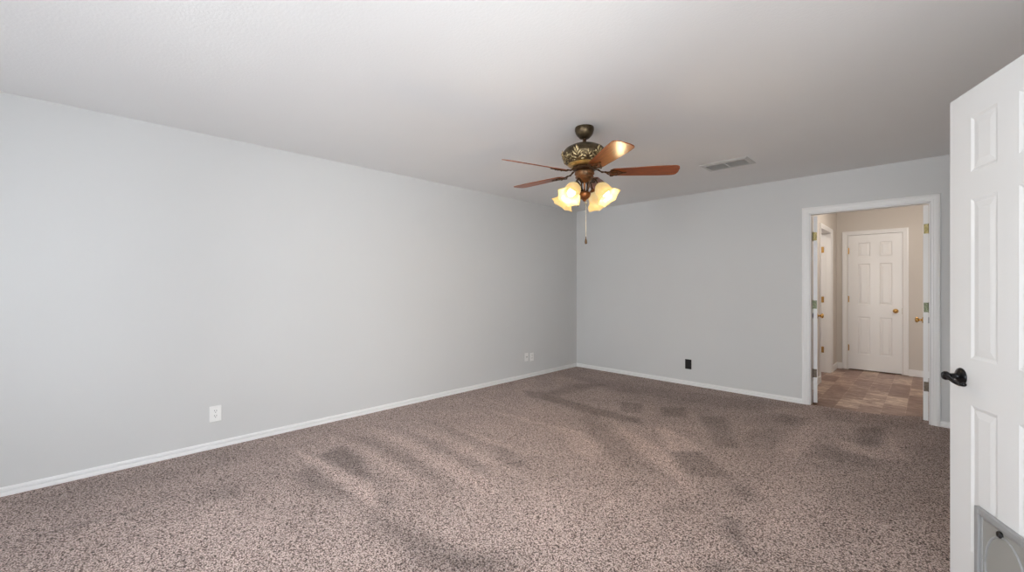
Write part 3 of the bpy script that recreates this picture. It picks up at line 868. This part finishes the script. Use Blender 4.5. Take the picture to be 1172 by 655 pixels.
# blades and blade irons
ZB = z(2.104)
def blade_bm():
    bm = bmesh.new()
    r0, r1 = .185, .672
    L = r1 - r0
    top_, N = [], 26
    def hw(t):
        w = .052 + .021 * min(1, t / .75) ** 0.9
        if t > .90: w *= math.sqrt(max(0.0, 1 - ((t - .90) / .10) ** 2.6)) * .62 + .38 if t < .999 else .38
        if t < .06: w *= .62 + .38 * math.sqrt(max(0, 1 - ((.06 - t) / .06) ** 2))
        return w
    outline = []
    for i in range(N + 1):
        t = i / N
        t = 1 - (1 - t) ** 1.25
        outline.append((r0 + L * t, hw(t)))
    T_ = .0055
    up_p = [bm.verts.new((x, w, T_ / 2)) for x, w in outline]; up_m = [bm.verts.new((x, -w, T_ / 2)) for x, w in outline]
    dn_p = [bm.verts.new((x, w, -T_ / 2)) for x, w in outline]; dn_m = [bm.verts.new((x, -w, -T_ / 2)) for x, w in outline]
    for i in range(N):
        bm.faces.new((up_p[i], up_p[i + 1], up_m[i + 1], up_m[i]))
        bm.faces.new((dn_p[i], dn_m[i], dn_m[i + 1], dn_p[i + 1]))
        bm.faces.new((up_p[i], dn_p[i], dn_p[i + 1], up_p[i + 1]))
        bm.faces.new((up_m[i], up_m[i + 1], dn_m[i + 1], dn_m[i]))
    bm.faces.new((up_p[0], up_m[0], dn_m[0], dn_p[0])); bm.faces.new((up_p[N], dn_p[N], dn_m[N], up_m[N]))
    return bm
def iron_bm():
    bm = bmesh.new()
    # pierced diamond lying under the blade root, with scroll ends, and the neck back to the flywheel
    zz = -.0072
    for s in (-1, 1):
        tube(bm, spline([(.150, 0, .004), (.175, .018 * s, zz), (.205, .036 * s, zz), (.235, .030 * s, zz), (.262, .012 * s, zz), (.285, 0, zz)], 6), .0055, 8, .6)
        tube(bm, spline([(.205, .034 * s, zz), (.190, .046 * s, zz), (.205, .050 * s, zz), (.214, .042 * s, zz)], 4), .004, 6, .7)
        ellipsoid(bm, T3((.232, .032 * s, zz - .002)) @ Matrix.Diagonal((.009, .007, .004, 1)), 8, 6)
    ellipsoid(bm, T3((.215, 0, zz)) @ Matrix.Diagonal((.030, .014, .0045, 1)), 12, 6)
    ellipsoid(bm, T3((.290, 0, zz)) @ Matrix.Diagonal((.016, .010, .004, 1)), 10, 6)
    tube(bm, spline([(.074, 0, .026), (.100, 0, .022), (.125, 0, .004), (.150, 0, .002), (.185, 0, zz)], 5), [.011, .010, .009, .008, .007] * 4 + [.007], 8, .6)
    for x, y in ((.205, 0), (.238, .0), (.262, 0)):
        lathe(bm, [(.0001, 0), (.0045, 0), (.003, .003), (.0001, .0035)], 8, T3((x, y, zz - .004)) @ Matrix.Rotation(pi, 4, 'X'))
    return bm
TH0 = radians(-7); PITCH = radians(-12)
b0 = None
for k in range(5):
    a = TH0 + k * radians(72)
    if b0 is None:
        b0 = link('blade', blade_bm(), M_BLADE, fan)
        mm = b0.modifiers.new('bevel', 'BEVEL'); mm.width = .0018; mm.segments = 2
        i0_ = link('blade_iron', iron_bm(), M_BRONZE2, b0, smooth=True)
        b = b0
    else:
        b = b0.copy(); COL.objects.link(b); b.parent = fan
        ii = i0_.copy(); COL.objects.link(ii); ii.parent = b
    b.location = (0, 0, ZB)
    b.rotation_euler = (radians((-12, -12, -6, -17.5, -12)[k]), 0, a)

# lamp arms, shades, bulbs
def shade_bm():
    bm = bmesh.new(); seg = 48
    prof = [(.000, .0265, 0), (.006, .030, 0), (.015, .040, 0), (.028, .0485, 0), (.045, .0525, .05), (.062, .0535, .12), (.080, .055, .3), (.096, .061, .6), (.110, .071, .9), (.122, .083, 1.0), (.128, .088, 1.0)]
    rings = []
    for t, r_, m_ in prof:
        ring_ = []
        for k in range(seg):
            ph = 2 * pi * k / seg
            q = (ph % (pi / 3)) - pi / 6
            hexr = cos(pi / 6) / cos(q) * 1.06
            rr = r_ * ((1 - m_) + m_ * hexr)
            dz_ = .006 * m_ * (abs(q) / (pi / 6)) ** 2
            ring_.append(bm.verts.new((rr * cos(ph), rr * sin(ph), t + dz_)))
        rings.append(ring_)
    for i in range(len(rings) - 1):
        for k in range(seg):
            bm.faces.new((rings[i][k], rings[i][(k + 1) % seg], rings[i + 1][(k + 1) % seg], rings[i + 1][k]))
    return bm
def bulb_bm():
    bm = bmesh.new()
    lathe(bm, [(.0001, .016), (.0125, .017), (.013, .034), (.019, .046), (.0275, .062), (.0300, .076), (.0275, .091), (.018, .103), (.0001, .1075)], 24)
    return bm
def holder_bm():
    bm = bmesh.new()
    lathe(bm, [(.0001, -.016), (.012, -.016), (.018, -.008), (.029, -.002), (.0315, .004), (.0315, .010), (.0285, .010), (.0285, .002), (.0001, .001)], 28)
    return bm
first = None
SH_R, SH_Z, TILT = .120, 1.992, radians(50)
for k, deg in enumerate((-42, 48, 138, 228)):
    a = radians(deg)
    ca, sa = cos(a), sin(a)
    nk = Vector((SH_R * ca, SH_R * sa, z(SH_Z)))
    # arm curls out of the stem, up and over to the fitter
    P = [(.020, 1.966), (.034, 1.985), (.040, 2.018), (.056, 2.044), (.080, 2.048), (.100, 2.030), (SH_R - .008, SH_Z + .008)]
    arm = bmesh.new(); tube(arm, spline([(r_ * ca, r_ * sa, z(q)) for r_, q in P], 6), .0052, 8)
    ao = link('lamp_arm', arm, M_BRONZE2, fan, smooth=True)
    # local z of the shade = outward and down
    axis = Vector((ca * cos(TILT), sa * cos(TILT), -sin(TILT)))
    rot = axis.to_track_quat('Z', 'Y').to_euler()
    if first is None:
        sh = link('lamp_shade', shade_bm(), M_SHADE, fan, smooth=True)
        so = sh.modifiers.new('solid', 'SOLIDIFY'); so.thickness = .003
        tag(sh, 'lit cream glass bell shade with six sided rim')
        bu = link('bulb', bulb_bm(), M_BULB, sh, smooth=True)
        ho = link('fitter', holder_bm(), M_COPPER, sh, smooth=True)
        first = (sh, bu, ho); s_ = sh
    else:
        s_ = first[0].copy(); COL.objects.link(s_); s_.parent = fan
        for c_ in first[1:]:
            d_ = c_.copy(); COL.objects.link(d_); d_.parent = s_
    s_.location = nk; s_.rotation_euler = rot
    li = bpy.data.lights.new('bulb_light', 'POINT'); li.energy = 6.0; li.color = (1.0, .74, .40); li.shadow_soft_size = .035
    lo = bpy.data.objects.new('bulb_light', li); COL.objects.link(lo); lo.parent = fan
    lo.location = nk + axis * .120
# pull chains
bm = bmesh.new()
pc = (.010, -.004)
tube(bm, [(pc[0], pc[1], z(1.895)), (pc[0], pc[1], z(1.632))], .0015, 6)
for i in range(44):
    zz = 1.890 - i * .0058
    ellipsoid(bm, T3((pc[0], pc[1], z(zz))) @ Matrix.Diagonal((.0023, .0023, .0023, 1)), 6, 4)
ellipsoid(bm, T3((pc[0], pc[1], z(1.884))) @ Matrix.Diagonal((.010, .010, .009, 1)), 12, 8)
ch = link('pull_chain', bm, M_CHAIN, fan, smooth=True)
bm = bmesh.new(); lathe(bm, [(.0001, z(1.634)), (.003, z(1.632)), (.004, z(1.618)), (.0085, z(1.600)), (.0095, z(1.588)), (.007, z(1.579)), (.0001, z(1.576))], 16, T3((pc[0], pc[1], 0)))
link('chain_fob', bm, M_BRONZE2, ch, smooth=True)
bm = bmesh.new()
tube(bm, [(-.045, .010, z(2.06)), (-.045, .010, z(1.872))], .0015, 6); ellipsoid(bm, T3((-.045, .010, z(1.866))) @ Matrix.Diagonal((.006, .006, .009, 1)), 10, 6)
link('pull_chain', bm, M_BRONZE2, fan, smooth=True)
